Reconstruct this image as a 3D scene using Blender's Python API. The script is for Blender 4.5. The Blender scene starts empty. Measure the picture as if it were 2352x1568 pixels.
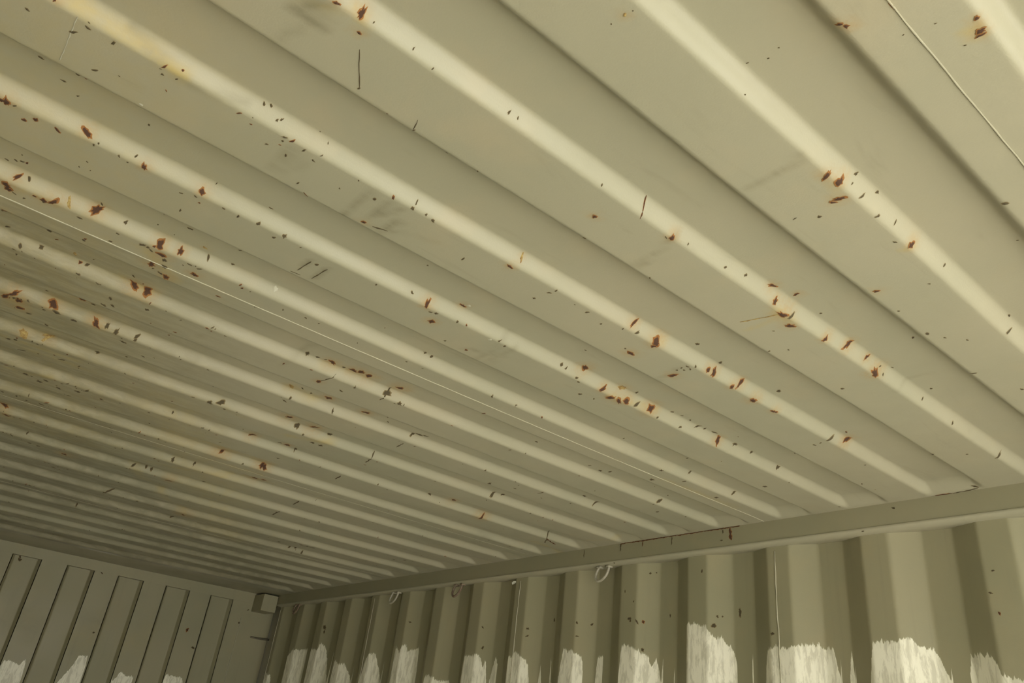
import bpy, bmesh, math, random
import numpy as np
from mathutils import Vector, Matrix

scene = bpy.context.scene
COL = scene.collection

# ------------------------------------------------------------------ camera
cam_data = bpy.data.cameras.new('camera')
cam = bpy.data.objects.new('camera', cam_data)
COL.objects.link(cam)
cam_data.sensor_width = 36.0
cam_data.lens = 1742.436 / 2352 * 36.0
cam_data.clip_start = 0.02
right = Vector((0.76503116, -0.63411806, 0.11234592))
up = Vector((-0.37782495, -0.30068101, 0.87569358))
fwd = Vector((0.52151283, 0.71237997, 0.46961596))
cam.matrix_world = Matrix(((right.x, up.x, -fwd.x, -0.704),
                           (right.y, up.y, -fwd.y, 0.0),
                           (right.z, up.z, -fwd.z, 1.741),
                           (0, 0, 0, 1)))
scene.camera = cam

# ------------------------------------------------------------------ sky and exposure
SKY_STRENGTH = 0.8
GROUND_COLOUR = (0.47, 0.46, 0.43)
world = bpy.data.worlds.new('sky')
scene.world = world
world.use_nodes = True
wn, wl = world.node_tree.nodes, world.node_tree.links
wn.clear()
w_out = wn.new('ShaderNodeOutputWorld')
w_bg = wn.new('ShaderNodeBackground')
w_tc = wn.new('ShaderNodeTexCoord')
w_sep = wn.new('ShaderNodeSeparateXYZ')
w_ramp = wn.new('ShaderNodeValToRGB')
wl.new(w_tc.outputs['Generated'], w_sep.inputs[0])
wl.new(w_sep.outputs['Z'], w_ramp.inputs[0])
wl.new(w_ramp.outputs[0], w_bg.inputs[0])
wl.new(w_bg.outputs[0], w_out.inputs[0])
w_ramp.color_ramp.elements[0].position = 0.0
w_ramp.color_ramp.elements[0].color = (0.35, 0.35, 0.335, 1)
w_ramp.color_ramp.elements[1].position = 1.0
w_ramp.color_ramp.elements[1].color = (1.05, 1.05, 1.0, 1)
w_bg.inputs['Strength'].default_value = SKY_STRENGTH

# daylight portal in the open door end (guides sampling, gives no light of its own)
pl = bpy.data.lights.new('door_portal', 'AREA')
pl.shape = 'RECTANGLE'
pl.size, pl.size_y = 2.3, 2.28
pl.cycles.is_portal = True
po = bpy.data.objects.new('door_portal', pl)
COL.objects.link(po)
po.location = (0, -1.17, 1.14)
po.rotation_euler = (math.radians(90), 0, 0)

# sun high over the yard, from the side: it lights the ground outside and never shines in
sl = bpy.data.lights.new('sun', 'SUN')
sl.energy = 1.0
sl.angle = math.radians(3)
sl.color = (1.0, 0.97, 0.92)
so = bpy.data.objects.new('sun', sl)
COL.objects.link(so)
so.rotation_euler = Vector((-0.62, -0.12, -0.78)).to_track_quat('-Z', 'Y').to_euler()

vs = scene.view_settings
vs.view_transform = 'Standard'
vs.look = 'None'
vs.gamma = 1.0
vs.use_curve_mapping = False
vs.exposure = 3.93
scene.cycles.use_denoising = True
scene.cycles.max_bounces = 12
scene.cycles.diffuse_bounces = 8

# ------------------------------------------------------------------ measured data (metres, container axes)
XR = 1.175                       # inner half width
H = 2.39                         # underside of the roof sheets
YEND, YDOOR = 4.72, -1.15
RAIL_H = 0.0594
STRIP = [-1.135, -.924, -.713, -.502, -.291, -.079, .134, .345, .5595, .7815, .9934, 1.192, 1.40, 1.595, 1.795, 1.995, 2.20,
         2.405, 2.61, 2.825, 3.04, 3.25, 3.455, 3.67, 3.885, 4.11, 4.36]
SPECKS = [[-0.791,0.909,"d",3.1],[-0.812,1.001,"r",4.7],[-0.807,1.0,"r",6.1],[-0.741,0.944,"d",2.0],[-0.715,0.99,"r",5.1],[-0.702,1.0,"d",3.3],[-0.67,0.997,"d",2.6],[-0.652,0.989,"d",1.9],[-0.637,0.995,"r",4.6],[-0.7,1.046,"d",1.9],[-0.706,1.067,"d",1.6],[-0.692,1.063,"d",1.6],[-0.657,0.792,"d",1.8],[-0.78,1.16,"d",3.3],[-0.772,1.155,"d",3.3],[-0.775,1.138,"d",2.0],[-0.793,0.78,"r",2.1],[-0.757,0.783,"d",1.4],[-0.565,0.785,"d",1.3],[-0.561,0.771,"d",2.2],[-0.676,0.87,"w",2.6],[-0.568,0.56,"r",3.2],[-0.542,0.556,"r",4.5],[-0.533,0.575,"r",2.6],[-0.527,0.556,"d",1.5],[-0.478,0.555,"d",1.6],[-0.449,0.559,"d",1.6],[-0.345,0.553,"d",2.1],[-0.332,0.553,"d",1.5],[-0.494,0.644,"d",2.0],[-0.45,0.654,"d",1.5],[-0.412,0.654,"d",2.2],[-0.359,0.66,"d",2.0],[-0.313,0.655,"d",1.7],[-0.553,0.769,"d",2.6],[-0.539,0.777,"d",2.0],[-0.534,0.775,"d",2.0],[-0.487,0.766,"d",1.4],[-0.471,0.773,"d",1.4],[-0.471,0.784,"d",1.8],[-0.493,0.791,"d",3.1],[-0.533,0.817,"d",2.8],[-0.352,0.364,"y",2.1],[-0.35,0.355,"d",1.1],[-0.354,0.38,"d",1.2],[-0.207,0.325,"d",1.3],[-0.186,0.343,"d",1.1],[-0.197,0.306,"d",1.3],[-0.201,0.291,"d",1.2],[-0.2,0.227,"r",3.6],[-0.194,0.224,"r",3.1],[-0.14,0.166,"d",1.3],[-0.148,0.192,"d",1.1],[-0.12,0.138,"r",3.0],[-0.104,0.141,"r",4.8],[-0.099,0.144,"r",3.5],[-0.097,0.158,"d",1.4],[-0.017,0.349,"r",6.2],[0.004,0.344,"r",6.3],[0.029,0.359,"r",5.9],[0.031,0.368,"r",4.0],[0.021,0.331,"d",3.2],[0.024,0.338,"d",1.9],[0.05,0.34,"d",3.3],[0.07,0.33,"d",3.3],[0.093,0.344,"d",3.4],[0.045,0.395,"d",3.5],[0.128,0.338,"d",2.8],[0.156,0.353,"d",3.2],[0.179,0.343,"r",5.8],[0.263,0.337,"d",2.7],[0.277,0.366,"d",2.4],[0.165,0.224,"d",4.1],[0.25,0.428,"r",4.6],[0.169,0.545,"r",5.3],[0.192,0.557,"r",5.4],[0.224,0.565,"r",12.1],[0.24,0.56,"d",5.6],[0.259,0.575,"r",7.7],[0.213,0.532,"r",4.5],[0.286,0.536,"d",2.8],[0.336,0.559,"r",6.0],[0.32,0.431,"d",2.6],[0.41,0.43,"d",4.7],[0.438,0.417,"d",2.8],[0.465,0.395,"d",2.8],[0.464,0.331,"d",3.1],[0.487,0.343,"d",4.5],[0.278,0.25,"d",1.8],[0.258,0.604,"d",2.5],[0.392,0.549,"r",7.7],[0.452,0.55,"r",4.8],[0.494,0.559,"r",12.1],[0.497,0.55,"d",2.7],[0.515,0.555,"d",3.3],[0.524,0.541,"d",2.7],[0.513,0.63,"d",4.7],[0.531,0.784,"r",6.0],[0.49,0.745,"d",5.0],[0.312,0.648,"d",2.6],[0.327,0.621,"d",2.6],[0.444,0.467,"d",3.9],[0.584,0.435,"d",4.2],[0.69,0.401,"d",4.3],[0.642,0.529,"d",3.5],[0.656,0.553,"d",3.6],[0.783,0.556,"d",3.9],[0.994,0.558,"d",7.9],[0.773,0.768,"r",10.4],[0.725,0.779,"d",7.3],[0.726,0.801,"d",3.7],[0.73,0.817,"d",4.5],[0.91,0.654,"d",5.9],[0.944,0.599,"d",3.6],[1.16,0.673,"d",6.7],[0.844,0.983,"d",5.2],[0.911,1.063,"d",7.5],[1.01,0.864,"d",4.4],[-0.148,0.609,"r",4.5],[-0.043,0.563,"r",5.4],[-0.049,0.568,"d",2.3],[-0.013,0.559,"d",2.0],[0.069,0.557,"d",2.5],[0.112,0.553,"d",2.6],[-0.122,0.655,"d",3.2],[0.013,0.652,"d",2.6],[-0.063,0.831,"d",3.4],[-0.058,0.799,"d",3.8],[-0.055,0.787,"d",2.8],[0.023,0.796,"d",4.0],[0.065,0.805,"d",3.1],[0.111,0.774,"r",5.7],[0.128,0.781,"d",4.2],[0.175,0.779,"r",10.9],[0.178,0.788,"r",6.6],[0.1,0.788,"d",2.6],[-0.007,0.794,"d",2.0],[-0.185,0.559,"d",1.7],[0.173,0.837,"r",8.5],[0.189,0.97,"r",11.4],[0.274,0.816,"d",3.5],[0.272,0.804,"d",3.5],[0.282,0.806,"d",3.5],[0.275,0.792,"d",4.1],[0.286,0.795,"d",3.5],[0.285,0.782,"d",3.5],[0.286,0.836,"r",8.5],[0.247,0.748,"d",5.0],[0.317,0.778,"r",5.3],[0.331,0.777,"r",7.1],[0.328,0.76,"d",5.3],[0.393,0.782,"r",6.2],[0.406,0.772,"r",7.4],[0.464,0.786,"r",10.3],[0.493,0.747,"d",5.7],[0.14,0.985,"d",3.7],[0.153,0.986,"d",3.1],[0.187,0.991,"d",3.9],[0.199,0.998,"d",4.5],[0.241,1.036,"d",5.5],[0.257,0.99,"r",6.7],[0.29,0.998,"r",9.5],[0.299,0.975,"y",10.8],[0.314,0.998,"r",9.6],[0.327,0.991,"r",8.3],[0.355,0.989,"d",5.6],[0.396,0.986,"r",14.2],[0.334,0.97,"d",4.8],[0.425,0.993,"d",3.6],[0.452,0.975,"d",4.4],[0.478,0.971,"d",3.7],[0.496,0.991,"d",3.8],[0.507,0.973,"d",3.7],[0.541,0.979,"d",6.1],[0.562,0.976,"d",4.6],[0.592,0.973,"d",6.2],[0.619,0.985,"r",9.5],[0.673,0.979,"d",7.3],[0.735,0.978,"d",6.6],[0.848,0.982,"d",5.2],[0.401,1.356,"d",5.4],[0.505,1.164,"d",4.2],[0.638,1.372,"d",8.0],[0.595,1.369,"d",4.9],[0.72,1.266,"d",9.7],[0.679,1.2,"d",7.4],[0.766,1.18,"d",5.7],[0.774,1.205,"d",5.8],[0.949,1.183,"d",7.1],[0.924,1.219,"d",7.2],[0.774,1.57,"d",9.3],[0.832,1.58,"d",10.7],[0.896,1.392,"d",8.9],[0.659,1.357,"d",6.0],[0.949,1.445,"d",7.0],[-0.469,0.858,"d",2.3],[-0.423,0.824,"d",1.9],[-0.361,0.866,"r",4.1],[-0.328,0.778,"d",2.3],[-0.307,0.783,"d",2.4],[-0.438,1.009,"d",4.5],[-0.427,0.996,"d",2.7],[-0.147,0.79,"r",5.4],[-0.14,0.773,"y",3.5],[-0.165,0.993,"r",7.4],[-0.14,1.0,"d",4.3],[-0.13,1.03,"r",7.8],[-0.098,0.995,"d",4.4],[-0.107,0.971,"r",5.4],[-0.1,0.963,"w",3.7],[-0.22,0.914,"d",2.4],[-0.363,1.18,"w",3.8],[-0.33,1.212,"d",3.4],[-0.288,1.206,"d",3.5],[-0.199,0.988,"d",2.6],[-0.072,1.07,"d",3.5],[-0.005,0.992,"d",3.5],[0.012,0.998,"d",4.7],[-0.021,1.0,"w",4.0],[-0.151,1.375,"r",11.3],[-0.141,1.447,"r",7.5],[-0.101,1.372,"r",11.6],[-0.087,1.365,"r",11.6],[-0.065,1.37,"r",14.7],[-0.074,1.407,"d",6.0],[-0.122,1.377,"d",5.0],[-0.204,1.38,"d",8.3],[-0.182,1.379,"d",5.6],[-0.166,1.375,"d",4.2],[-0.086,1.449,"d",5.4],[-0.004,1.394,"d",10.8],[0.012,1.365,"r",15.2],[0.036,1.402,"d",6.3],[-0.049,1.176,"d",4.5],[-0.032,1.178,"d",4.6],[-0.152,1.57,"y",9.6],[-0.143,1.617,"d",6.6],[-0.13,1.559,"d",4.8],[-0.104,1.568,"d",4.9],[-0.064,1.558,"r",11.6],[-0.033,1.591,"d",4.3],[0.037,1.558,"r",12.1],[0.085,1.536,"d",5.2],[0.101,1.565,"d",4.5],[-0.07,1.759,"r",16.7],[-0.035,1.783,"d",11.5],[0.002,1.765,"r",17.3],[0.053,1.774,"d",8.9],[0.031,1.824,"d",8.0],[0.056,1.825,"d",10.1],[0.018,1.964,"r",8.6],[0.048,1.974,"d",8.7],[-0.003,1.966,"d",5.3],[0.03,2.04,"d",5.6],[0.182,1.577,"d",7.5],[0.197,1.57,"d",8.4],[0.212,1.564,"d",6.6],[0.053,2.194,"r",12.2],[0.094,2.293,"r",10.4],[0.507,1.674,"d",10.0],[0.588,1.965,"r",13.1],[0.505,1.93,"d",8.8],[0.507,1.98,"d",10.3],[0.725,1.996,"r",19.5],[0.604,1.786,"d",10.9],[0.635,1.776,"d",8.6],[-0.778,1.203,"r",8.5],[-0.775,1.212,"r",6.9],[-0.77,1.185,"r",4.2],[-0.756,1.183,"d",3.4],[-0.766,1.217,"d",3.5],[-0.752,1.219,"d",3.1],[-0.741,1.199,"r",3.5],[-0.728,1.2,"r",6.2],[-0.717,1.195,"r",7.1],[-0.697,1.188,"y",4.4],[-0.676,1.205,"d",4.1],[-0.66,1.182,"r",8.2],[-0.658,1.172,"d",3.6],[-0.769,1.288,"r",5.6],[-0.617,1.182,"d",3.7],[-0.581,1.202,"d",5.8],[-0.558,1.188,"r",7.8],[-0.548,1.208,"r",10.0],[-0.54,1.219,"d",6.6],[-0.552,1.252,"r",9.3],[-0.533,1.241,"d",7.2],[-0.521,1.273,"r",8.6],[-0.532,1.269,"d",5.3],[-0.527,1.185,"r",5.0],[-0.498,1.161,"y",4.0],[-0.485,1.179,"d",4.0],[-0.488,1.224,"r",7.3],[-0.446,1.172,"d",4.1],[-0.534,1.125,"d",5.1],[-0.561,1.101,"d",4.0],[-0.567,1.055,"d",3.4],[-0.623,1.107,"d",3.5],[-0.558,0.991,"r",4.9],[-0.546,0.977,"d",2.0],[-0.704,1.325,"d",5.5],[-0.679,1.296,"d",3.5],[-0.656,1.268,"d",3.9],[-0.622,1.235,"d",3.9],[-0.641,1.315,"d",4.6],[-0.632,1.301,"d",5.6],[-0.732,1.417,"d",3.7],[-0.732,1.394,"d",4.2],[-0.704,1.387,"d",4.7],[-0.76,1.372,"d",4.5],[-0.63,1.385,"d",4.4],[-0.655,1.369,"y",4.3],[-0.548,1.387,"r",10.4],[-0.525,1.387,"r",11.7],[-0.559,1.36,"d",4.5],[-0.571,1.442,"d",5.4],[-0.508,1.429,"d",5.5],[-0.606,1.536,"r",11.3],[-0.584,1.544,"d",5.1],[-0.574,1.482,"d",6.1],[-0.56,1.47,"d",6.1],[-0.665,1.563,"d",3.7],[-0.714,1.527,"d",5.3],[-0.721,1.612,"r",9.9],[-0.699,1.61,"r",12.6],[-0.693,1.643,"r",12.9],[-0.712,1.595,"r",7.4],[-0.645,1.589,"r",10.2],[-0.633,1.6,"d",7.8],[-0.6,1.606,"d",6.6],[-0.563,1.593,"r",10.7],[-0.543,1.59,"d",5.4],[-0.524,1.594,"d",6.8],[-0.5,1.622,"d",7.0],[-0.486,1.59,"d",4.8],[-0.674,1.709,"r",9.6],[-0.64,1.712,"d",7.7],[-0.637,1.68,"d",6.1],[-0.674,1.655,"d",5.3],[-0.613,1.722,"d",6.4],[-0.664,1.793,"y",8.7],[-0.619,1.783,"y",9.6],[-0.684,1.832,"d",5.9],[-0.671,1.823,"d",5.9],[-0.574,1.846,"d",7.1],[-0.605,1.91,"d",7.3],[-0.619,2.024,"d",8.6],[-0.586,2.046,"d",9.7],[-0.575,2.023,"d",7.0],[-0.561,1.91,"d",7.4],[-0.522,1.778,"d",6.2],[-0.538,1.851,"d",4.8],[-0.503,2.026,"d",9.0],[-0.543,2.048,"d",7.2],[-0.448,2.027,"d",5.6],[-0.488,2.002,"d",7.2],[-0.551,2.222,"d",7.9],[-0.609,2.217,"d",6.7],[-0.618,2.393,"r",10.5],[-0.602,2.422,"r",8.6],[-0.576,2.524,"d",12.6],[-0.509,2.646,"d",8.7],[-0.483,2.651,"d",8.8],[-0.407,2.661,"r",18.1],[-0.399,2.87,"d",11.4],[-0.197,3.043,"d",19.5],[-0.082,2.187,"r",18.6],[-0.093,2.392,"d",14.0],[-0.156,2.398,"d",11.2],[-0.098,2.62,"r",14.1],[-0.164,2.598,"d",9.5],[-0.218,2.6,"d",8.0],[-0.181,2.595,"d",9.5],[0.045,2.192,"r",17.0],[-0.077,1.973,"r",12.5],[-0.256,1.795,"d",8.8],[-0.233,1.788,"d",7.9],[0.093,2.367,"r",16.1],[0.066,2.542,"d",11.5],[0.003,2.586,"d",10.0],[0.099,3.067,"r",23.1],[0.103,3.235,"d",17.0],[0.052,3.415,"d",15.9],[0.02,3.434,"d",15.9],[-0.082,3.045,"d",13.4],[-0.209,3.444,"d",16.9],[-0.218,3.224,"d",10.4],[0.514,3.111,"d",16.1],[0.559,3.05,"d",11.9],[0.586,3.058,"d",14.0],[0.617,3.06,"d",14.2],[0.648,3.061,"d",16.3],[0.616,3.237,"d",12.9],[0.642,3.235,"d",12.9],[0.68,3.245,"d",15.3],[0.941,2.889,"d",14.5],[0.974,2.854,"d",14.4]]
SCRATCHES = [[-0.769,0.783,-0.77,0.87,"w",1.4],[-0.522,0.594,-0.493,0.645,"d",1.4],[-0.413,0.653,-0.418,0.635,"d",1.3],[-0.194,0.184,-0.18,0.184,"r",2.4],[-0.117,0.544,-0.103,0.567,"r",2.3],[-0.455,0.87,-0.446,0.877,"r",1.8],[-0.371,1.066,-0.367,1.024,"d",2.1],[-0.343,1.072,-0.338,1.024,"d",2.2],[-0.378,1.078,-0.361,1.077,"d",2.1],[-0.141,1.447,-0.128,1.395,"d",3.7],[-0.005,1.419,-0.003,1.378,"d",3.8],[0.183,1.651,0.18,1.611,"d",4.5],[0.2,1.838,0.19,1.78,"d",4.8],[0.225,2.063,0.218,2.015,"d",5.2],[0.28,2.473,0.272,2.407,"d",5.9],[0.3,2.693,0.294,2.615,"d",6.3],[1.047,2.046,0.99,1.962,"d",4.6],[1.011,1.997,1.082,2.029,"r",7.5],[1.172,0.769,1.175,0.723,"r",6.3],[1.175,0.723,1.169,0.671,"d",4.1],[0.028,0.417,0.029,0.423,"d",1.7],[-0.66,1.877,-0.644,1.87,"d",4.8],[-0.196,3.041,-0.17,3.025,"d",6.3],[0.644,1.597,0.642,1.623,"d",3.7],[-0.347,0.865,-0.325,0.858,"d",3.2],[-0.336,4.22,-0.305,4.206,"d",6.0],[-0.178,4.442,-0.144,4.408,"d",12.9],[0.594,3.074,0.65,3.057,"d",7.3],[0.202,0.628,0.22,0.568,"y",2.8]]
GRIME_AND_SHADE = [[-0.596,0.596,-0.566,0.596,0.0114,0.8],[-0.592,0.585,-0.572,0.565,0.0089,0.9],[-0.593,0.647,-0.579,0.61,0.0051,0.35],[-0.72,0.772,-0.647,0.785,0.005,0.7],[-0.646,0.788,-0.579,0.778,0.0036,0.5],[-0.496,0.861,-0.496,0.794,0.004,0.5],[-0.509,0.862,-0.51,0.803,0.0034,0.4],[-0.494,0.852,-0.479,0.817,0.0029,0.3],[-0.389,0.874,-0.386,0.793,0.0018,0.7],[-0.36,0.85,-0.357,0.8,0.0018,0.7],[-0.354,0.835,-0.338,0.796,0.0018,0.6],[-0.334,0.869,-0.325,0.825,0.0025,0.9],[-0.346,0.867,-0.324,0.857,0.0032,1.0],[-0.374,1.05,-0.366,1.019,0.0028,0.7],[-0.341,1.069,-0.339,1.019,0.0035,0.7],[-0.062,0.429,-0.057,0.392,0.0043,0.6],[-0.057,0.392,-0.066,0.349,0.0026,0.7],[-0.02,0.642,-0.041,0.559,0.0062,0.6],[-0.034,0.664,-0.026,0.612,0.0029,0.3],[-0.029,1.063,0.04,1.032,0.0057,0.5],[0.014,1.094,0.001,0.972,0.004,0.4],[0.036,1.08,0.028,0.992,0.0033,0.5],[-0.405,1.484,-0.386,1.39,0.0077,0.6],[-0.359,1.646,-0.365,1.522,0.0074,0.5],[-0.313,0.842,-0.255,0.825,0.0032,0.2],[-0.233,1.447,-0.213,1.327,0.0062,0.4],[-0.4,2.064,-0.393,2.008,0.0121,0.7],[-0.48,2.13,-0.39,2.147,0.0102,0.5],[-0.264,1.966,-0.14,1.99,0.0079,0.5],[-0.587,2.657,-0.412,2.684,0.0172,0.4],[-0.557,2.875,-0.367,2.915,0.0186,0.4],[-0.411,3.304,0.122,3.251,0.0168,0.35],[-0.297,2.115,-0.051,2.089,0.0095,0.4],[-0.411,1.904,-0.219,1.901,0.0107,0.3],[0.597,2.346,0.994,2.36,0.0111,0.4],[0.866,2.194,1.056,2.228,0.0095,0.4],[0.633,2.659,0.923,2.675,0.0102,0.3],[0.27,0.807,0.29,0.887,0.0033,0.4],[0.576,0.57,0.585,0.498,0.0023,0.3]]
YELLOWING = [[-0.783,0.775,-0.653,0.782,0.0098,0.8],[-0.109,0.146,-0.108,0.146,0.0103,1.0],[0.181,0.355,0.18,0.346,0.0058,0.7],[0.231,0.568,0.228,0.63,0.0056,0.5],[0.208,0.568,0.251,0.569,0.0103,0.6],[-0.003,0.351,0.031,0.362,0.008,0.3],[-0.776,1.201,-0.711,1.196,0.0078,0.5],[-0.576,1.211,-0.508,1.268,0.0182,0.6],[-0.575,1.379,-0.518,1.39,0.0094,0.6],[-0.716,1.607,-0.689,1.636,0.0209,0.5],[-0.701,1.83,-0.545,1.822,0.0113,0.7],[-0.673,2.026,-0.567,1.996,0.0102,0.6],[-0.619,2.425,-0.595,2.442,0.024,0.6],[-0.646,1.853,-0.491,1.857,0.0126,0.5],[-0.155,1.574,-0.087,1.58,0.0149,0.6],[-0.035,1.835,0.068,1.79,0.0136,0.6],[-0.259,2.166,0.065,2.174,0.0161,0.5],[-0.207,2.466,0.145,2.356,0.0204,0.5],[-0.118,2.256,0.067,2.244,0.0168,0.6],[-0.23,2.575,0.093,3.054,0.0197,0.4],[0.284,0.996,0.414,0.984,0.0071,0.5],[-0.237,1.79,-0.16,1.817,0.0106,0.3],[1.027,2.072,1.183,2.104,0.0173,0.6],[0.731,1.242,1.023,1.23,0.0115,0.4],[1.071,1.917,1.138,1.778,0.0118,0.3],[-0.163,1.387,-0.047,1.37,0.0119,0.35],[0.002,1.378,0.027,1.364,0.0095,0.4],[0.172,0.784,0.187,0.778,0.0076,0.4],[-0.547,0.555,-0.534,0.564,0.0059,0.6],[-0.597,0.583,-0.56,0.568,0.0045,0.3]]
WALL_PAINT = [[[4.4931,1.916],[4.505,1.953],[4.5489,1.961],[4.5723,1.913],[4.5884,1.953]],[[4.1493,1.969],[4.1551,2.092],[4.2134,2.084],[4.2648,2.085],[4.3115,2.053],[4.314,1.913]],[[3.8366,2.102],[3.8555,1.926],[3.9097,2.072],[3.9224,2.098],[3.9485,2.115],[3.9658,2.084],[4.1149,2.08],[4.1162,1.921]],[[3.5952,2.007],[3.6009,1.93],[3.6454,1.997],[3.6642,2.016],[3.6801,2.009],[3.6977,2.014],[3.7402,2.029],[3.7484,1.923]],[[3.3152,2.058],[3.3241,1.935],[3.3644,2.027],[3.3766,2.06],[3.4089,2.058],[3.4293,2.034],[3.4594,1.928],[3.4652,2.044]],[[3.0318,1.971],[3.0412,2.086],[3.1005,2.067],[3.1131,2.094],[3.1318,2.086],[3.1416,2.061],[3.179,2.087],[3.1813,1.933]],[[2.771,1.946],[2.7768,1.953],[2.8305,1.951],[2.851,1.964],[2.9088,1.972],[2.9113,1.938]],[[2.5219,1.949],[2.5306,2.019],[2.5374,2.038],[2.54,1.994],[2.5546,2.041],[2.5706,2.05],[2.5904,2.042],[2.6472,2.044],[2.6675,1.944]],[[2.4724,2.017],[2.4882,2.044],[2.501,2.005],[2.5136,1.95]],[[2.26,1.953],[2.2697,2.014],[2.275,2.029],[2.3005,2.042],[2.3138,2.046],[2.3293,2.061],[2.3453,2.042],[2.3701,2.046],[2.3745,1.948]],[[2.2122,1.956],[2.2231,2.012],[2.2262,1.991],[2.23,1.955]],[[2.1559,1.957],[2.1653,1.957],[2.1676,2.045],[2.1723,2.045]],[[1.9842,1.958],[1.991,2.036],[2.0127,2.048],[2.0312,2.055],[2.0712,2.064],[2.0885,1.953],[2.089,2.048]],[[1.9116,1.961],[1.9128,2.042],[1.9234,2.045],[1.9386,2.042],[1.9472,1.961]],[[1.6548,2.05],[1.6603,2.006],[1.6636,1.966],[1.6803,2.037],[1.6965,2.01],[1.7019,2.042],[1.7269,2.05],[1.7483,2.063],[1.7819,2.074],[1.7985,2.071],[1.8107,1.958]],[[1.6089,1.967],[1.6127,2.053],[1.6143,1.967],[1.6152,2.053]],[[1.3861,1.971],[1.387,2.015],[1.4007,2.06],[1.4145,2.074],[1.4235,2.085],[1.4483,2.091],[1.4594,2.104],[1.4692,2.119],[1.5013,2.126],[1.5414,2.125],[1.5435,1.964]],[[1.3338,2.033],[1.3351,1.972],[1.3364,2.048],[1.3379,2.033],[1.3419,1.972]],[[1.0795,2.033],[1.0811,1.976],[1.0966,2.057],[1.1316,2.063],[1.1749,2.063],[1.2098,2.052],[1.2438,2.06],[1.2716,2.054],[1.2853,1.97]],[[1.0397,2.032],[1.0452,1.977],[1.0476,2.046],[1.0528,2.032],[1.0603,1.977]],[[0.8131,2.047],[0.8185,1.981],[0.8459,2.053],[0.8719,2.055],[0.8808,2.07],[0.8963,2.075],[0.9111,2.068],[0.9457,2.069],[0.9747,2.063],[0.9923,1.974]],[[0.6593,1.986],[0.6789,1.99],[0.7029,1.998],[0.7062,2.015],[0.7164,2.035],[0.7525,2.041],[0.7699,2.038],[0.7804,1.982]]]
BACK_PAINT = [[[-0.0849,1.791],[-0.0776,1.842],[-0.037,1.842],[-0.002,1.827],[0.0038,1.848],[0.0171,1.86],[0.0304,1.752]],[[0.1885,1.772],[0.2305,1.856],[0.2461,1.913],[0.2908,1.913],[0.2976,1.787]],[[0.4384,1.86],[0.4418,1.806],[0.4717,1.867],[0.5051,1.848],[0.5419,1.853],[0.5427,1.804]],[[0.6986,1.835],[0.7039,1.884],[0.7503,1.882],[0.7948,1.879],[0.809,1.85]]]
RAIL_RUST = [[1.805,2.388,1.325,2.389,"r",4.4],[1.361,2.387,1.358,2.35,"r",11.6],[1.579,2.388,1.582,2.36,"d",4.1],[1.703,2.386,1.704,2.369,"r",5.7],[1.801,2.388,1.801,2.364,"d",5.9],[1.385,2.385,1.387,2.373,"d",5.2],[1.977,2.387,1.976,2.36,"d",4.6],[0.877,2.377,0.869,2.374,"d",5.0],[0.962,2.33,0.954,2.327,"d",5.0],[1.395,2.355,1.387,2.352,"d",5.0],[1.831,2.329,1.823,2.326,"d",5.0]]
WALL_SPECKS = [[1.481,2.276,"d",4.0],[1.703,2.292,"d",3.6],[1.686,2.294,"d",2.8],[1.738,2.139,"d",6.2],[1.72,2.14,"r",5.5],[1.769,2.15,"d",6.3],[1.765,2.143,"d",4.9],[1.72,2.057,"d",4.8],[1.754,2.203,"d",3.5],[2.17,2.167,"d",5.5],[2.551,2.074,"d",5.1],[2.549,2.072,"d",4.3],[1.631,2.16,"d",4.1],[1.793,2.237,"d",3.6],[1.437,2.145,"d",3.8],[1.446,2.119,"d",6.3],[1.481,2.356,"d",3.4],[1.374,2.158,"d",7.5],[1.424,2.146,"d",3.2],[0.68,2.21,"d",2.9],[0.693,2.162,"d",3.4],[0.683,2.119,"r",3.8],[2.015,2.146,"d",4.5],[1.967,2.144,"d",4.5],[3.949,2.192,"d",10.4],[3.946,2.17,"d",8.1],[2.282,2.11,"d",4.8],[2.282,2.136,"d",4.8],[2.011,2.103,"d",3.7],[1.374,2.163,"d",5.0],[1.247,2.091,"d",5.3],[3.111,2.189,"d",4.9],[2.559,2.149,"d",4.3]]
BACK_SPECKS = [[-0.181,2.311,"d",9.0],[-0.184,2.326,"d",7.8],[0.214,2.325,"d",5.9],[0.276,2.029,"d",5.8],[0.806,2.037,"d",8.6],[0.747,2.123,"r",9.9],[1.063,2.29,"d",5.2],[1.029,2.21,"d",6.4],[0.69,2.342,"d",3.8]]


# far half of the roof: old dirt, plus light falloff painted in as darkening
GRIME_AND_SHADE += [(-.75, 1.5, -.25, 3.4, .42, .90), (-.5, 2.4, .35, 3.9, .36, .85), (.2, 3.2, .9, 4.4, .36, .85), (-.6, 4.1, 1.0, 4.7, .30, .95)]
YELLOWING += [(-.80, .9, -.50, 2.4, .28, .24), (-.35, 1.9, .1, 2.7, .15, .30), (-.1, 2.3, .35, 3.3, .13, .22)]

# ------------------------------------------------------------------ helpers
def link(o, parent=None):
    COL.objects.link(o)
    if parent is not None:
        o.parent = parent
    return o

def empty(name, kind=None, label=None, cat=None, group=None, loc=(0, 0, 0)):
    o = bpy.data.objects.new(name, None)
    o.empty_display_size = 0.05
    o.location = loc
    return link(tag(o, label, cat, group, kind))

def tag(o, label=None, cat=None, group=None, kind=None):
    if label: o['label'] = label
    if cat: o['category'] = cat
    if group: o['group'] = group
    if kind: o['kind'] = kind
    return o

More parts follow.
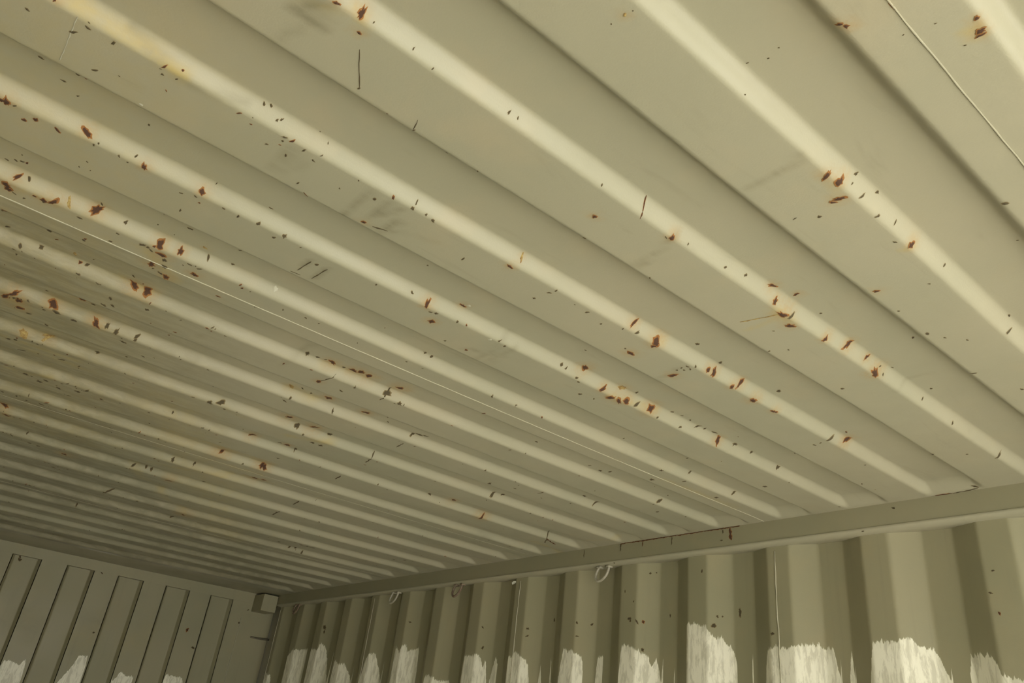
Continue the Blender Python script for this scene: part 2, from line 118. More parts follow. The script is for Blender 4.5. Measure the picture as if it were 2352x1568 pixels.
def mesh_obj(name, verts, faces, mat, parent=None, smooth=False, attrs=None):
    me = bpy.data.meshes.new(name)
    me.from_pydata([tuple(v) for v in verts], [], faces)
    if smooth:
        me.shade_smooth()
    me.materials.append(mat)
    if attrs:
        for k, v in attrs.items():
            a = me.attributes.new(k, 'FLOAT', 'POINT')
            a.data.foreach_set('value', np.asarray(v, np.float32).ravel())
    me.update()
    return link(bpy.data.objects.new(name, me), parent)

def grid_obj(name, P, mat, parent=None, smooth=True, attrs=None, flip=False):
    """P: (rows, cols, 3) points -> one sheet"""
    r, c = P.shape[:2]
    i = np.arange(r * c).reshape(r, c)
    q = np.stack([i[:-1, :-1], i[:-1, 1:], i[1:, 1:], i[1:, :-1]], -1).reshape(-1, 4)
    if flip:
        q = q[:, ::-1]
    me = bpy.data.meshes.new(name)
    n = len(q)
    me.vertices.add(r * c)
    me.vertices.foreach_set('co', P.reshape(-1).astype(np.float32))
    me.loops.add(n * 4)
    me.loops.foreach_set('vertex_index', q.reshape(-1).astype(np.int32))
    me.polygons.add(n)
    me.polygons.foreach_set('loop_start', np.arange(0, n * 4, 4, dtype=np.int32))
    me.update(calc_edges=True)
    if smooth:
        me.shade_smooth()
    me.materials.append(mat)
    if attrs:
        for k, v in attrs.items():
            a = me.attributes.new(k, 'FLOAT', 'POINT')
            a.data.foreach_set('value', np.asarray(v, np.float32).ravel())
    return link(bpy.data.objects.new(name, me), parent)

def bm_obj(name, bm, mat, parent=None, smooth=False):
    me = bpy.data.meshes.new(name)
    bm.normal_update()
    bm.to_mesh(me)
    bm.free()
    if smooth:
        me.shade_smooth()
    me.materials.append(mat)
    return link(bpy.data.objects.new(name, me), parent)

def bm_box(bm, x0, x1, y0, y1, z0, z1, bevel=0.0):
    r = bmesh.ops.create_cube(bm, size=1.0)
    for v in r['verts']:
        v.co = Vector(((x0 + x1) / 2 + v.co.x * (x1 - x0), (y0 + y1) / 2 + v.co.y * (y1 - y0), (z0 + z1) / 2 + v.co.z * (z1 - z0)))
    if bevel:
        es = list({e for v in r['verts'] for e in v.link_edges})
        bmesh.ops.bevel(bm, geom=es, offset=bevel, segments=2, affect='EDGES', profile=0.5)

def bm_tube(bm, pts, rad, n=10):
    pts = [Vector(p) for p in pts]
    rings = []
    ref = None
    for i, p in enumerate(pts):
        t = (pts[min(i + 1, len(pts) - 1)] - pts[max(i - 1, 0)]).normalized()
        if ref is None:
            ref = t.orthogonal().normalized()
        else:
            ref = (ref - t * ref.dot(t)).normalized()
        b = t.cross(ref)
        rr = rad[i] if isinstance(rad, (list, tuple)) else rad
        rings.append([bm.verts.new(p + (ref * math.cos(a) + b * math.sin(a)) * rr) for a in [2 * math.pi * k / n for k in range(n)]])
    for a, b in zip(rings, rings[1:]):
        for k in range(n):
            bm.faces.new((a[k], a[(k + 1) % n], b[(k + 1) % n], b[k]))
    bm.faces.new(rings[0][::-1])
    bm.faces.new(rings[-1])

# ------------------------------------------------------------------ materials
class NT:
    def __init__(self, name):
        self.m = bpy.data.materials.new(name)
        self.m.use_nodes = True
        self.n, self.l = self.m.node_tree.nodes, self.m.node_tree.links
        self.n.clear()
        self.out = self.n.new('ShaderNodeOutputMaterial')
        self.b = self.n.new('ShaderNodeBsdfPrincipled')
        self.l.new(self.b.outputs[0], self.out.inputs[0])
        self.tc = self.n.new('ShaderNodeTexCoord').outputs['Object']
    def put(self, sock, v):
        if hasattr(v, 'is_output'):
            self.l.new(v, sock)
        else:
            sock.default_value = v
    def noise(self, scale, detail=3, rough=0.55, vec=None, dist=0.0):
        n = self.n.new('ShaderNodeTexNoise')
        n.inputs['Scale'].default_value = scale
        n.inputs['Detail'].default_value = detail
        n.inputs['Roughness'].default_value = rough
        n.inputs['Distortion'].default_value = dist
        self.l.new(vec or self.tc, n.inputs['Vector'])
        return n.outputs['Fac']
    def scaled(self, s):
        n = self.n.new('ShaderNodeMapping')
        n.inputs['Scale'].default_value = s
        self.l.new(self.tc, n.inputs['Vector'])
        return n.outputs[0]
    def math(self, op, a, b=0.0, c=0.0, clamp=False):
        n = self.n.new('ShaderNodeMath')
        n.operation = op
        n.use_clamp = clamp
        for i, v in enumerate((a, b, c)):
            if i < len(n.inputs):
                self.put(n.inputs[i], v)
        return n.outputs[0]
    def ramp(self, v, lo, hi, a=0.0, b=1.0):
        n = self.n.new('ShaderNodeMapRange')
        n.interpolation_type = 'SMOOTHSTEP'
        self.put(n.inputs[0], v)
        for i, x in enumerate((lo, hi, a, b)):
            n.inputs[i + 1].default_value = x
        return n.outputs[0]
    def mix(self, f, a, b):
        n = self.n.new('ShaderNodeMix')
        n.data_type = 'RGBA'
        self.put(n.inputs[0], f)
        for s, v in ((n.inputs[6], a), (n.inputs[7], b)):
            self.put(s, v if hasattr(v, 'is_output') else (*v, 1.0))
        return n.outputs[2]
    def attr(self, name):
        n = self.n.new('ShaderNodeAttribute')
        n.attribute_name = name
        return n.outputs['Fac']
    def bump(self, h, strength, dist):
        n = self.n.new('ShaderNodeBump')
        n.inputs['Strength'].default_value = strength
        n.inputs['Distance'].default_value = dist
        self.l.new(h, n.inputs['Height'])
        self.l.new(n.outputs[0], self.b.inputs['Normal'])

PAINT = (0.306, 0.284, 0.198)
PAINT_GREEN = (0.280, 0.268, 0.186)
PAINT_WARM = (0.316, 0.284, 0.190)

def painted_steel(name, base=PAINT, green=PAINT_GREEN, warm=PAINT_WARM, overpaint=None, bead=False):
    t = NT(name)
    big = t.noise(1.7, 3, 0.6)
    mid = t.noise(7.0, 4, 0.6)
    col = t.mix(t.ramp(big, 0.35, 0.65), base, green)
    col = t.mix(t.ramp(mid, 0.50, 0.75, 0, 0.7), col, warm)
    # long faint dirt drawn across the sheet
    streak = t.noise(1.0, 4, 0.65, t.scaled((5.0, 26.0, 9.0)), 0.6)
    dirt = t.ramp(streak, 0.58, 0.80, 0, 0.22)
    col = t.mix(dirt, col, (0.17, 0.155, 0.10))
    g = t.attr('grime_and_shade')
    gn = t.math('MULTIPLY', g, t.ramp(t.noise(1.0, 4, 0.65, t.scaled((14.0, 55.0, 20.0)), 0.4), 0.30, 0.64, 0.30, 1.0), clamp=True)
    col = t.mix(t.math('MULTIPLY', gn, 0.75), col, (0.13, 0.118, 0.068))
    y = t.attr('yellowing')
    yn = t.math('MULTIPLY', y, t.ramp(t.noise(38, 4, 0.6), 0.3, 0.7, 0.35, 1.0), clamp=True)
    col = t.mix(t.math('MULTIPLY', yn, 0.78), col, (0.36, 0.27, 0.075))
    s = t.attr('stain')
    sn = t.math('MULTIPLY', s, t.ramp(t.noise(150, 3, 0.6), 0.3, 0.65, 0.3, 1.0), clamp=True)
    col = t.mix(t.math('MULTIPLY', sn, 0.55), col, (0.31, 0.185, 0.05))
    rough = t.ramp(t.noise(5, 3), 0.3, 0.7, 0.42, 0.58)
    if overpaint:
        sx = t.n.new('ShaderNodeSeparateXYZ')
        t.l.new(t.tc, sx.inputs[0])
        jag = t.noise(1.0, 4, 0.7, t.scaled((150.0, 150.0, 22.0)))
        jag2 = t.noise(40.0, 3, 0.6)
        top = t.math('ADD', t.attr('paint_top'), t.math('MULTIPLY', t.math('SUBTRACT', jag, 0.5), 0.045))
        top = t.math('ADD', top, t.math('MULTIPLY', t.math('SUBTRACT', jag2, 0.5), 0.012))
        mask = t.ramp(t.math('SUBTRACT', top, sx.outputs['Z']), -0.0005, 0.003)
        thin = t.ramp(t.noise(1.0, 5, 0.7, t.scaled((70.0, 70.0, 16.0)), 0.4), 0.38, 0.56, 0.60, 1.0)
        mask = t.math('MULTIPLY', mask, thin)
        # runs of dirt down the wall
        runs = t.noise(1.0, 3, 0.6, t.scaled((45.0, 45.0, 2.0)))
        col = t.mix(t.ramp(runs, 0.55, 0.8, 0, 0.18), col, (0.16, 0.145, 0.10))
        col = t.mix(mask, col, overpaint)
    t.put(t.b.inputs['Base Color'], col)
    t.put(t.b.inputs['Roughness'], rough)
    t.b.inputs['Specular IOR Level'].default_value = 0.4
    h = t.math('ADD', t.noise(420, 2), t.math('MULTIPLY', t.noise(22, 3), 2.5))
    t.bump(h, 0.12, 0.0012)
    return t.m

M_ROOF = painted_steel('painted_roof_steel')
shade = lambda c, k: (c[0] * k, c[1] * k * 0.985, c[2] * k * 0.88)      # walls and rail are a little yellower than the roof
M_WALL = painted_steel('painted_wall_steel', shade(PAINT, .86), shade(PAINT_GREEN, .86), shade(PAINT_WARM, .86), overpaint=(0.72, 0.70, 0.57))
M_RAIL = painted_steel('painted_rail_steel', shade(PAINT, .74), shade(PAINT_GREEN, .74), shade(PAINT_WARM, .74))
M_BEAD = painted_steel('painted_weld_bead', base=(0.335, 0.315, 0.225), green=(0.32, 0.305, 0.215))

def rust_material():
    t = NT('rust_flake')
    core = t.attr('tone')          # 0 rim .. 1 heart
    kind = t.attr('rust')          # 1 orange rust, 0 dark dirt
    n = t.noise(260, 4, 0.65)
    rim = t.mix(n, (0.27, 0.125, 0.028), (0.15, 0.058, 0.014))
    rust = t.mix(t.ramp(t.math('ADD', core, t.math('MULTIPLY', t.math('SUBTRACT', n, 0.5), 0.9)), 0.25, 0.62), rim, (0.048, 0.020, 0.008))
    dark = t.mix(t.ramp(core, 0.1, 0.6), (0.17, 0.13, 0.06), (0.055, 0.042, 0.018))
    t.put(t.b.inputs['Base Color'], t.mix(kind, dark, rust))
    t.b.inputs['Roughness'].default_value = 0.9
    t.bump(n, 0.5, 0.001)
    return t.m
M_RUST = rust_material()

def plain(name, c1, c2, scale, rough=0.7, vec=None, bump=0.2, dist=0.002):
    t = NT(name)
    n = t.noise(scale, 5, 0.6, t.scaled(vec) if vec else None)
    t.put(t.b.inputs['Base Color'], t.mix(t.ramp(n, 0.3, 0.7), c1, c2))
    t.b.inputs['Roughness'].default_value = rough
    t.bump(n, bump, dist)
    return t.m
M_RING = plain('ring_steel', (0.36, 0.34, 0.26), (0.22, 0.20, 0.14), 60, 0.5)
M_RING_RUST = plain('rusted_ring_steel', (0.20, 0.16, 0.11), (0.085, 0.04, 0.02), 45, 0.75)
M_ROD = plain('dark_rod_steel', (0.08, 0.07, 0.045), (0.14, 0.12, 0.08), 50, 0.6)
M_SCRAP = plain('white_scrap', (0.75, 0.75, 0.68), (0.6, 0.6, 0.52), 80, 0.8)
M_PLY = plain('dusty_plywood_floor', (0.49, 0.45, 0.39), (0.41, 0.37, 0.32), 3, 0.7, (1, 12, 1))
M_YARD = plain('gravel_yard', GROUND_COLOUR, tuple(c * 0.8 for c in GROUND_COLOUR), 6, 0.95, None, 0.3, 0.01)
M_WHITE_FLAKE = plain('bare_paint_chip', (0.40, 0.385, 0.29), (0.36, 0.345, 0.26), 90, 0.6)
M_HUSK = plain('yellow_rust_bloom', (0.33, 0.25, 0.085), (0.17, 0.095, 0.03), 160, 0.9)

# ------------------------------------------------------------------ roof shape
def wobble(x, k):
    return 0.0013 * np.sin(x * 3.1 + k * 1.7) + 0.0008 * np.sin(x * 8.3 + k * 4.1)

DEPTH, SLOPE, PAN = 0.020, 0.0130, 0.0965

def roof_z(x, y):
    x = np.asarray(x, float); y = np.asarray(y, float)
    x, y = np.broadcast_arrays(x, y)
    k = np.clip(np.searchsorted(STRIP, y.ravel() - 0.05, side='right'), 0, len(STRIP) - 1).reshape(y.shape)
    yw = y - wobble(x, k)
    xs, fs = [-10.0], [1.0]
    for s in STRIP:
        xs += [s - SLOPE, s, s + PAN, s + PAN + SLOPE]
        fs += [1, 0, 0, 1]
    fs[-1] = 0.0                                    # last pan runs on flat into the end plate
    xs.append(20.0); fs.append(0.0)
    d = np.zeros(y.shape)
    offs = np.linspace(-0.0045, 0.0045, 7)
    wts = np.array([.5, 1, 1, 1, 1, 1, .5])
    for o, w in zip(offs, wts):
        d += w * np.interp(yw + o, xs, fs)
    d /= wts.sum()
    e = np.clip((XR + 0.002 - np.abs(x)) / 0.062, 0, 1)
    taper = e * e * (3 - 2 * e)
    sag = -0.007 * np.clip(1 - (x / 1.1) ** 2, 0, 1)
    return H + DEPTH * d * taper + sag

def capsule_field(X, Y, caps):
    f = np.zeros(X.shape)
    for x0, y0, x1, y1, r, s in caps:
        dx, dy = x1 - x0, y1 - y0
        L = dx * dx + dy * dy + 1e-12
        t = np.clip(((X - x0) * dx + (Y - y0) * dy) / L, 0, 1)
        d = np.hypot(X - x0 - t * dx, Y - y0 - t * dy)
        f = np.maximum(f, s * np.clip(1.25 - d / max(r, 0.006), 0, 1))
    return f

XCOLS = np.concatenate([np.arange(-1.175, -0.95, 0.03), np.arange(-0.95, 1.10, 0.010), np.arange(1.10, 1.1751, 0.005)])
XCOLS[-1] = 1.175
RUSTY = [s for s in SPECKS if s[2] in 'ry' and s[3] > 2.0]

def roof_rows(y0, y1):
    ys = {round(y0, 5), round(y1, 5)}
    for s in STRIP:
        for a, b in ((s - SLOPE - 0.009, s + 0.009), (s + PAN - 0.009, s + PAN + SLOPE + 0.009)):
            for v in np.arange(a, b, 0.003):
                if y0 < v < y1: ys.add(round(float(v), 5))
    for v in np.arange(y0, y1, 0.012):
        if min(abs(v - u) for u in ys) > 0.005: ys.add(round(float(v), 5))
    return np.array(sorted(ys))

def roof_piece(name, y0, y1, parent, lift=0.0):
    ys = roof_rows(y0, y1)
    X, Y = np.meshgrid(XCOLS, ys)
    Z = roof_z(X, Y) + lift
    near = lambda caps: [c for c in caps if min(c[1], c[3]) - 0.2 < y1 and max(c[1], c[3]) + 0.2 > y0]
    st = capsule_field(X, Y, [(s[0] - .002, s[1], s[0] + .002, s[1], s[3] * 0.0017 + 0.002, 0.9 if s[2] == 'r' else 0.6) for s in RUSTY if y0 - .1 < s[1] < y1 + .1])
    return grid_obj(name, np.stack([X, Y, Z], -1), M_ROOF, parent, True,
                    {'grime_and_shade': capsule_field(X, Y, near(GRIME_AND_SHADE)), 'yellowing': capsule_field(X, Y, near(YELLOWING)), 'stain': st}, flip=True)

ceiling = empty('ceiling', 'structure')
edges = [YDOOR] + [s + 0.05 for s in STRIP if YDOOR < s + 0.05]
seam_after = {6: 0, 11: 1, 16: 2, 21: 3, 26: 4}        # welded seams follow these corrugations
sheets = []
sheet = None
for i in range(len(edges) - 1):
    k = len(STRIP) - len(edges) + 1 + i                # index of the strip inside this piece
    if sheet is None:
        sheet = bpy.data.objects.new('roof_sheet', None)
        sheet.empty_display_size = 0.05
        link(sheet, ceiling)
        sheets.append((edges[i], sheet))
    roof_piece('corrugation', edges[i], edges[i + 1], sheet)
    if k in seam_after:
        sheet = None
X, Y = np.meshgrid(XCOLS, np.linspace(edges[-1] - 0.012, YEND + 0.055, 16))
grid_obj('end_plate', np.stack([X, Y, roof_z(X, Y) - 0.001], -1), M_ROOF, ceiling, True,
         {'grime_and_shade': np.zeros(X.shape), 'yellowing': capsule_field(X, Y, YELLOWING), 'stain': np.zeros(X.shape)}, flip=True)

def sheet_at(y):
    r = sheets[0][1]
    for y0, s in sheets:
        if y >= y0: r = s
    return r

# weld seams between the roof sheets
rng = random.Random(5)
for si, s in enumerate((STRIP[6], STRIP[11], STRIP[16], STRIP[21])):
    bm = bmesh.new()
    yc = s + 0.05
    pts, rad = [], []
    x = -1.17
    while x < 1.172:
        yy = yc + rng.uniform(-0.0003, 0.0003)
        pts.append((x, yy, float(roof_z(x, yy)) - 0.0002))
        rad.append((0.0010, 0.0012, 0.0004, 0.0004)[si] * rng.uniform(0.8, 1.2))
        x += 0.018
    bm_tube(bm, pts, rad, 6)
    bm_obj('weld_seam', bm, M_BEAD if si == 1 else M_ROOF, ceiling, True)

# ------------------------------------------------------------------ rust flakes, joined per sheet
def flake_mesh(items, surf, rnd):
    """items: (u, v, kind, radius_m); surf(u, v) -> 3d point pushed off the sheet by h"""
    V, F, tone, rust = [], [], [], []
    for u, v, kind, r in items:
        n = 9 if r < 0.004 else 14
        b = len(V)
        st = rnd.uniform(1.0, 1.7)
        an = rnd.uniform(0, math.pi)
        ca, sa = math.cos(an), math.sin(an)
        mid = []
        for j in range(n):
            a = 2 * math.pi * j / n
            rr = r * rnd.uniform(0.55, 1.35)
            ex, ey = math.cos(a) * rr * st, math.sin(a) * rr / st
            mid.append((ex * ca - ey * sa, ex * sa + ey * ca))
        V.append(surf(u, v, 0.0011)); tone.append(1.0)
        for ex, ey in mid:
            V.append(surf(u + ex * 0.5, v + ey * 0.5, 0.0009)); tone.append(0.75 if kind != 'y' else 0.3)
        for ex, ey in mid:
            V.append(surf(u + ex, v + ey, 0.0004)); tone.append(0.0)
        rust += [1.0 if kind in 'ry' else 0.0] * (2 * n + 1)
        for j in range(n):
            k = (j + 1) % n
            F.append((b, b + 1 + j, b + 1 + k))
            F.append((b + 1 + j, b + 1 + n + j, b + 1 + n + k, b + 1 + k))
    return V, F, {'tone': tone, 'rust': rust}

def line_mesh(items, surf, rnd):
    V, F, tone, rust = [], [], [], []
    for u0, v0, u1, v1, kind, w in items:
        L = math.hypot(u1 - u0, v1 - v0)
        n = max(3, int(L / 0.006))
        du, dv = (u1 - u0) / L, (v1 - v0) / L
        b = len(V)
        for j in range(n + 1):
            t = j / n
            c = rnd.uniform(-0.25, 0.25) * w
            ww = w * 0.5 * rnd.uniform(0.5, 1.2) * (0.35 if j in (0, n) else 1)
            for sgn in (-1, 0, 1):
                V.append(surf(u0 + du * L * t - dv * (c + ww * sgn), v0 + dv * L * t + du * (c + ww * sgn), 0.0009 if sgn == 0 else 0.0004))
                tone.append(0.9 if sgn == 0 else 0.2)
        rust += [1.0 if kind in 'ry' else 0.0] * (3 * (n + 1))
        for j in range(n):
            for s in (0, 1):
                a = b + 3 * j + s
                F.append((a, a + 1, a + 4, a + 3))
    return V, F, {'tone': tone, 'rust': rust}

def roof_surf(x, y, h):
    return (x, y, float(roof_z(x, y)) - h)

rnd = random.Random(11)
specks = [(x, y, k, min(r, 9.0) * 0.001 * (0.92 if k != 'd' else (0.8 if y < 2.2 else 0.62))) for x, y, k, r in SPECKS]
# the many tiny ones between the larger ones, thickest towards the far left of the roof
small = []
while len(small) < 760:
    x = rnd.uniform(-0.95, 1.15); y = rnd.uniform(0.75, 4.2)
    dens = 0.12 + 0.9 * max(0.0, 1 - (x + 0.95) / 0.9) * (1.0 if y < 3.4 else 0.5)
    if rnd.random() > dens: continue
    if rnd.random() < 0.6:
        y = min(STRIP, key=lambda s: abs(s - y)) + abs(rnd.gauss(0, 0.010))
    small.append((x, y, 'd' if rnd.random() < 0.75 else 'r', rnd.uniform(0.0012, 0.0036)))
allspecks = specks + small
for idx, (y0, sh) in enumerate(sheets):
    its = [s for s in allspecks if sheet_at(s[1]) is sh]
    for nm, mat, sel in (('rust_flakes', M_RUST, 'rd'), ('yellow_rust_bloom', M_HUSK, 'y'), ('paint_chips', M_WHITE_FLAKE, 'w')):
        sub = [s for s in its if s[2] in sel]
        V, F, A = flake_mesh(sub, roof_surf, rnd)
        ls = [(a, b, c, d, k, w * 0.001) for a, b, c, d, k, w in SCRATCHES if k in sel and sheet_at(b) is sh]
        V2, F2, A2 = line_mesh(ls, roof_surf, rnd)
        if not V and not V2: continue
        F = F + [tuple(i + len(V) for i in f) for f in F2]
        o = mesh_obj(nm, V + V2, F, mat, sh, True, {q: A[q] + A2[q] for q in A})
        o['kind'] = 'stuff'

# ------------------------------------------------------------------ right wall
W0 = .734
WALL_SET = 0.022                 # the wall sheets stand this far behind the rail face
def wall_off(y):
    """outward offset of the corrugated wall behind the rail face"""
    y = np.asarray(y, float)
    d = np.zeros(y.shape)
    for o in np.linspace(-0.004, 0.004, 5):
        ph = (y + o - (W0 - .034 - .07)) % .278
        d += np.interp(ph, [0, .07, .138, .21, .278], [0, 0, 1, 1, 0])
    return WALL_SET + 0.036 * d / 5

ztop = lambda ys, prof, base: np.maximum.reduce([np.full(len(ys), base)] + [np.interp(ys, [p[0] for p in L], [p[1] for p in L], left=base, right=base) for L in prof])
WALL_TOP = H - RAIL_H + 0.0
wall_right = empty('wall_right', 'structure')
cr = [0.665 + .278 * i for i in range(-6, 15)]          # joints at crest centres
cr = [YDOOR] + [c for c in cr if c > YDOOR + .05]
zrows = np.concatenate([np.linspace(0, 1.8, 5), np.linspace(1.85, WALL_TOP, 9)])
wsheet = None
wseams = []
jj = 0
for a, b in zip(cr, cr[1:]):
    if wsheet is None:
        wsheet = bpy.data.objects.new('wall_sheet', None)
        wsheet.empty_display_size = 0.05
        link(wsheet, wall_right)
    ys = np.unique(np.round(np.concatenate([np.arange(a, b, 0.0035), [b]]), 5))
    Yg, Zg = np.meshgrid(ys, zrows)
    Xg = XR + wall_off(Yg)
    pt = np.broadcast_to(ztop(ys, WALL_PAINT, 1.1), Yg.shape)
    red = capsule_field(Yg, Zg, [(.52, 1.99, .60, 2.02, .05, .5), (.50, 2.10, .62, 2.10, .012, .6)])
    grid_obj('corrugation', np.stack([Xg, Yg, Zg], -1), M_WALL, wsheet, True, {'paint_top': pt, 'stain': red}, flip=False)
    k = round((b - 1.221) / .278)
    if k % 4 == 0:
        wseams.append(b)
        wsheet = None
rng = random.Random(8)
for s in wseams:
    bm = bmesh.new()
    pts = []
    z = 0.0
    yj = s + (0.009 if s < 4.4 else 0.0)
    while z < WALL_TOP - 0.002:
        pts.append((XR + WALL_SET - 0.0002 + rng.uniform(-.0005, .0005), yj + rng.uniform(-.0012, .0012), z))
        z += 0.03
    bm_tube(bm, pts, [0.0019 * rng.uniform(.7, 1.3) for _ in pts], 6)
    bm_obj('weld_seam', bm, M_BEAD, wall_right, True)
# flat plate from the last corrugation to the corner post
e0 = cr[-1]
bm = bmesh.new()
bm_box(bm, XR + 0.057, XR + 0.070, e0, YEND + 0.075, 0, H + 0.01)
bm_box(bm, XR - 0.001, XR + 0.070, YEND - 0.11, YEND + 0.075, H - RAIL_H, H + 0.01)
bm_box(bm, XR + WALL_SET, XR + 0.063, e0 + 0.001, e0 + 0.005, 0, WALL_TOP)
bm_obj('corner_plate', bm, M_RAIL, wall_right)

def wall_surf(y, z, h):
    return (XR + float(wall_off(y)) - h, y, z)
V, F, A = flake_mesh([(y, z, k, r * .001) for y, z, k, r in WALL_SPECKS], wall_surf, rnd)
o = mesh_obj('rust_flakes', V, F, M_RUST, wall_right, True, A); o['kind'] = 'stuff'

# ------------------------------------------------------------------ top side rail, right
def rail(name, sx):
    pts = [(-0.0, H + 0.03), (0.0, H - RAIL_H + 0.004), (0.0012, H - RAIL_H + 0.0012), (0.004, H - RAIL_H), (0.075, H - RAIL_H),
           (0.075, H - RAIL_H + 0.01), (0.075, H + 0.03)]
    ys = np.linspace(YDOOR, YEND - 0.10, 60)
    P = np.array([[(sx * (XR + px), y, pz) for px, pz in pts] for y in ys])
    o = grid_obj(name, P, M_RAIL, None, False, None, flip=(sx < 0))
    o['kind'] = 'structure'
    return o
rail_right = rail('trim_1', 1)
# sloped lower lip of the rail; paler paint imitates light bounced off the floor
lip = [(-0.0015, H - RAIL_H + 0.004), (-0.0022, H - RAIL_H + 0.001), (-0.001, H - RAIL_H - 0.002), (0.018, H - RAIL_H - 0.0075), (0.024, H - RAIL_H - 0.0078),
       (0.060, H - RAIL_H - 0.004)]
P = np.array([[(XR + px, y, pz) for px, pz in lip] for y in np.linspace(YDOOR, YEND - 0.145, 50)])
grid_obj('lower_lip', P, M_ROOF, rail_right, False)
def rail_surf(y, z, h):
    return (XR - h, y, z)
V, F, A = line_mesh([(a, b, c, d, k, w * .001) for a, b, c, d, k, w in RAIL_RUST], rail_surf, rnd)
o = mesh_obj('rust_flakes', V, F, M_RUST, rail_right, True, A); o['kind'] = 'stuff'

# ------------------------------------------------------------------ back wall: deep pressed ribs under a flat header
wall_back = empty('wall_back', 'structure')
RIB, DEEP, SIDE = 0.261, 0.026, 0.012
T0 = -0.219                                               # left edge of the first recess in view
recess = [(T0 + RIB * i, T0 + RIB * i + 0.131) for i in range(-4, 5)]
HEAD_Z = 2.329
def back_piece(x0, x1, parent, dip):
    xs = np.unique(np.round(np.concatenate([np.arange(x0, x1, 0.006), [x1]]), 5))
    if dip:
        a, b = dip
        xs = np.unique(np.round(np.concatenate([xs, np.linspace(a - .004, a + SIDE, 7), np.linspace(b - SIDE, b + .004, 7)]), 5))
        prof = np.interp(xs, [a, a + SIDE, b - SIDE, b], [0, 1, 1, 0])
    else:
        prof = np.zeros(len(xs))
    zr = np.concatenate([np.linspace(0, 1.7, 4), np.linspace(1.75, HEAD_Z + 0.004, 8)])
    Xg, Zg = np.meshgrid(xs, zr)
    Yg = YEND + 0.001 + DEEP * np.broadcast_to(prof, Xg.shape)
    pt = np.broadcast_to(ztop(xs, BACK_PAINT, 1.1), Xg.shape)
    gr = capsule_field(Xg, Zg, [(.21, 2.11, .30, 2.10, .03, .5), (.46, 2.13, .56, 2.12, .012, .7), (-.09, 2.05, .0, 2.0, .06, .3)])
    yl = capsule_field(Xg, Zg, [(.21, 2.0, .29, 2.04, .06, .25), (.46, 2.0, .55, 2.05, .06, .25), (-.4, 2.0, -.25, 2.05, .1, .25)])
    return grid_obj('corrugation', np.stack([Xg, Yg, Zg], -1), M_WALL, parent, False, {'paint_top': pt, 'grime_and_shade': gr, 'yellowing': yl}, flip=False)
xcur = -1.14
for a, b in recess:
    if a - xcur > 0.02:
        back_piece(xcur, a - 0.0, wall_back, None)
    back_piece(max(a, xcur), b, wall_back, (a, b))
    xcur = b
back_piece(xcur, 1.096, wall_back, None)
bm = bmesh.new()
bm_box(bm, -1.175, 1.09, YEND + 0.0006, YEND + 0.08, HEAD_Z, H + 0.01, 0.0012)
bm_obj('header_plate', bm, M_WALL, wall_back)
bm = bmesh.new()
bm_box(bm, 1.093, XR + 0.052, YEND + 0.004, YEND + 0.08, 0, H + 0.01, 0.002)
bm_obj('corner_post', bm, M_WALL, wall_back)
def back_surf(x, z, h):
    dd = 0.0
    for a, b in recess:
        if a < x < b: dd = DEEP * float(np.interp(x, [a, a + SIDE, b - SIDE, b], [0, 1, 1, 0]))
    return (x, YEND + dd - h, z)
V, F, A = flake_mesh([(x, z, k, r * .001) for x, z, k, r in BACK_SPECKS], back_surf, rnd)
o = mesh_obj('rust_flakes', V, F, M_RUST, wall_back, True, A); o['kind'] = 'stuff'
for x0, x1 in ((1.035, 1.037),):
    bm = bmesh.new()
    pts = []
    z = 0.0
    while z < 2.27:
        pts.append((x0 + rng.uniform(-.0015, .0015), YEND + 0.0005, z)); z += 0.04
    bm_tube(bm, pts, 0.0016, 6)
    bm_obj('weld_seam', bm, M_BEAD, wall_back, True)

# ------------------------------------------------------------------ unseen remainder of the shell
wall_left = empty('wall_left', 'structure')
ys = np.unique(np.round(np.concatenate([np.arange(YDOOR, YEND, 0.012), [YEND]]), 5))
Yg, Zg = np.meshgrid(ys, np.linspace(0, WALL_TOP, 5))
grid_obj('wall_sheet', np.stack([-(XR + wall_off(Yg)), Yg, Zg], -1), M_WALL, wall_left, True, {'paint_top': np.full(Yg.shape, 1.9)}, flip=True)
rail('trim_2', -1)
bm = bmesh.new(); bm_box(bm, -1.23, 1.23, YDOOR, YEND + 0.06, -0.03, 0.0)
tag(bm_obj('floor', bm, M_PLY), kind='structure')
bm = bmesh.new(); bm_box(bm, -1.20, 1.20, YDOOR - 0.08, YDOOR + 0.02, 2.29, H + 0.02)
tag(bm_obj('trim_3', bm, M_ROOF), kind='structure')
bm = bmesh.new(); bm_box(bm, -30, 30, -50, 20, -0.3, -0.16)
tag(bm_obj('ground', bm, M_YARD), kind='structure')

# ------------------------------------------------------------------ things on the walls
# steel corner block under the roof, tight in the far corner
bm = bmesh.new()
bm_box(bm, 1.083, XR - 0.002, YEND - 0.142, YEND + 0.003, 2.285, 2.379, 0.002)
cc = bm_obj('corner_block', bm, M_WALL)
tag(cc, 'small square painted steel block tucked in the far top corner under the roof', 'corner block')

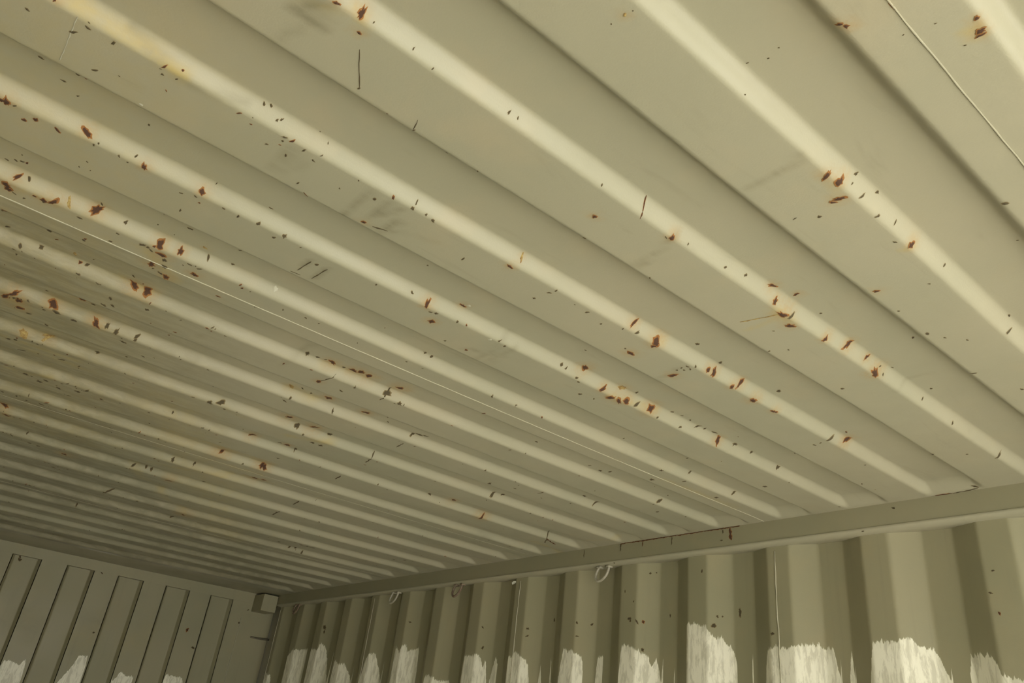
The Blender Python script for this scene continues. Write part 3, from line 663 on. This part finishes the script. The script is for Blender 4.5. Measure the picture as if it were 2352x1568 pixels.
# lashing rings: a welded foot at each end, a bent bar loop leaning in from the wall
def ring_parts(root, mat, r=0.027, rod=0.0048, lean=12):
    c, s = math.cos(math.radians(lean)), math.sin(math.radians(lean))
    def at(u, d):                                   # u along the wall, d down the loop
        return (-d * s, u + 0.22 * max(d, 0), -d * c)
    pts = [at(r * 0.80, -0.004)]
    for k in range(0, 25):
        a = math.radians(-38) + math.radians(256) * k / 24
        pts.append(at(r * math.cos(a), 0.021 + r * 1.18 * math.sin(a)))
    pts += [at(-r * 0.80, -0.004)]
    bm = bmesh.new(); bm_tube(bm, pts, rod, 10)
    bm_obj('loop', bm, mat, root, True)
    for u in (r * 0.8, -r * 0.8):
        bm = bmesh.new()
        bm_box(bm, -0.009, 0.012, u - 0.009, u + 0.009, -0.007, 0.0005, 0.003)
        bm_obj('welded_foot', bm, mat, root, True)
RINGS = [(1.885, M_RING, 'pale bent steel lashing ring under the rail, nearest and cleanest of the row'),
         (2.735, M_RING_RUST, 'rusty steel lashing ring with reddish brown stain, second from the near end'),
         (3.245, M_RING, 'grey lashing ring under the rail between the rusty ring and the far corner ring'),
         (4.305, M_RING_RUST, 'dark lashing ring under the rail closest to the far corner block')]
for i, (y, m, lab) in enumerate(RINGS):
    root = empty('lashing_ring', None, lab, 'lashing ring', 'lashing rings under the side rail', (XR + 0.012, y, H - RAIL_H - 0.006))
    ring_parts(root, m)

# dark lashing bar across the corner post recess
bm = bmesh.new()
pts = [(1.117 + 0.118 * t, YEND - 0.006 - 0.004 * math.sin(t * 3), 2.146 - 0.002 * math.sin(t * 5)) for t in np.linspace(0, 1, 9)]
bm_tube(bm, pts, [0.0045] * 4 + [0.0055] * 5, 8)
lb = bm_obj('lashing_bar', bm, M_ROD, None, True)
tag(lb, 'thin dark horizontal bar across the pale corner post below the corner block', 'bar')

# torn white scrap caught under the rail
bm = bmesh.new()
vs_ = [bm.verts.new(p) for p in ((0, 0, 0), (0, .012, .001), (-.003, .019, -.006), (-.002, .015, -.013), (-.004, .004, -.010), (-.001, -.003, -.006))]
bm.faces.new(vs_)
ext = bmesh.ops.extrude_face_region(bm, geom=bm.faces[:])
for v in [g for g in ext['geom'] if isinstance(g, bmesh.types.BMVert)]: v.co.x -= 0.0015
bmesh.ops.recalc_face_normals(bm, faces=bm.faces[:])
sc = bm_obj('tape_scrap', bm, M_SCRAP)
sc.location = (XR + float(wall_off(2.372)) - 0.001, 2.372, H - RAIL_H - 0.018)
tag(sc, 'tiny torn white scrap stuck to the corrugated wall just under the rail', 'scrap')
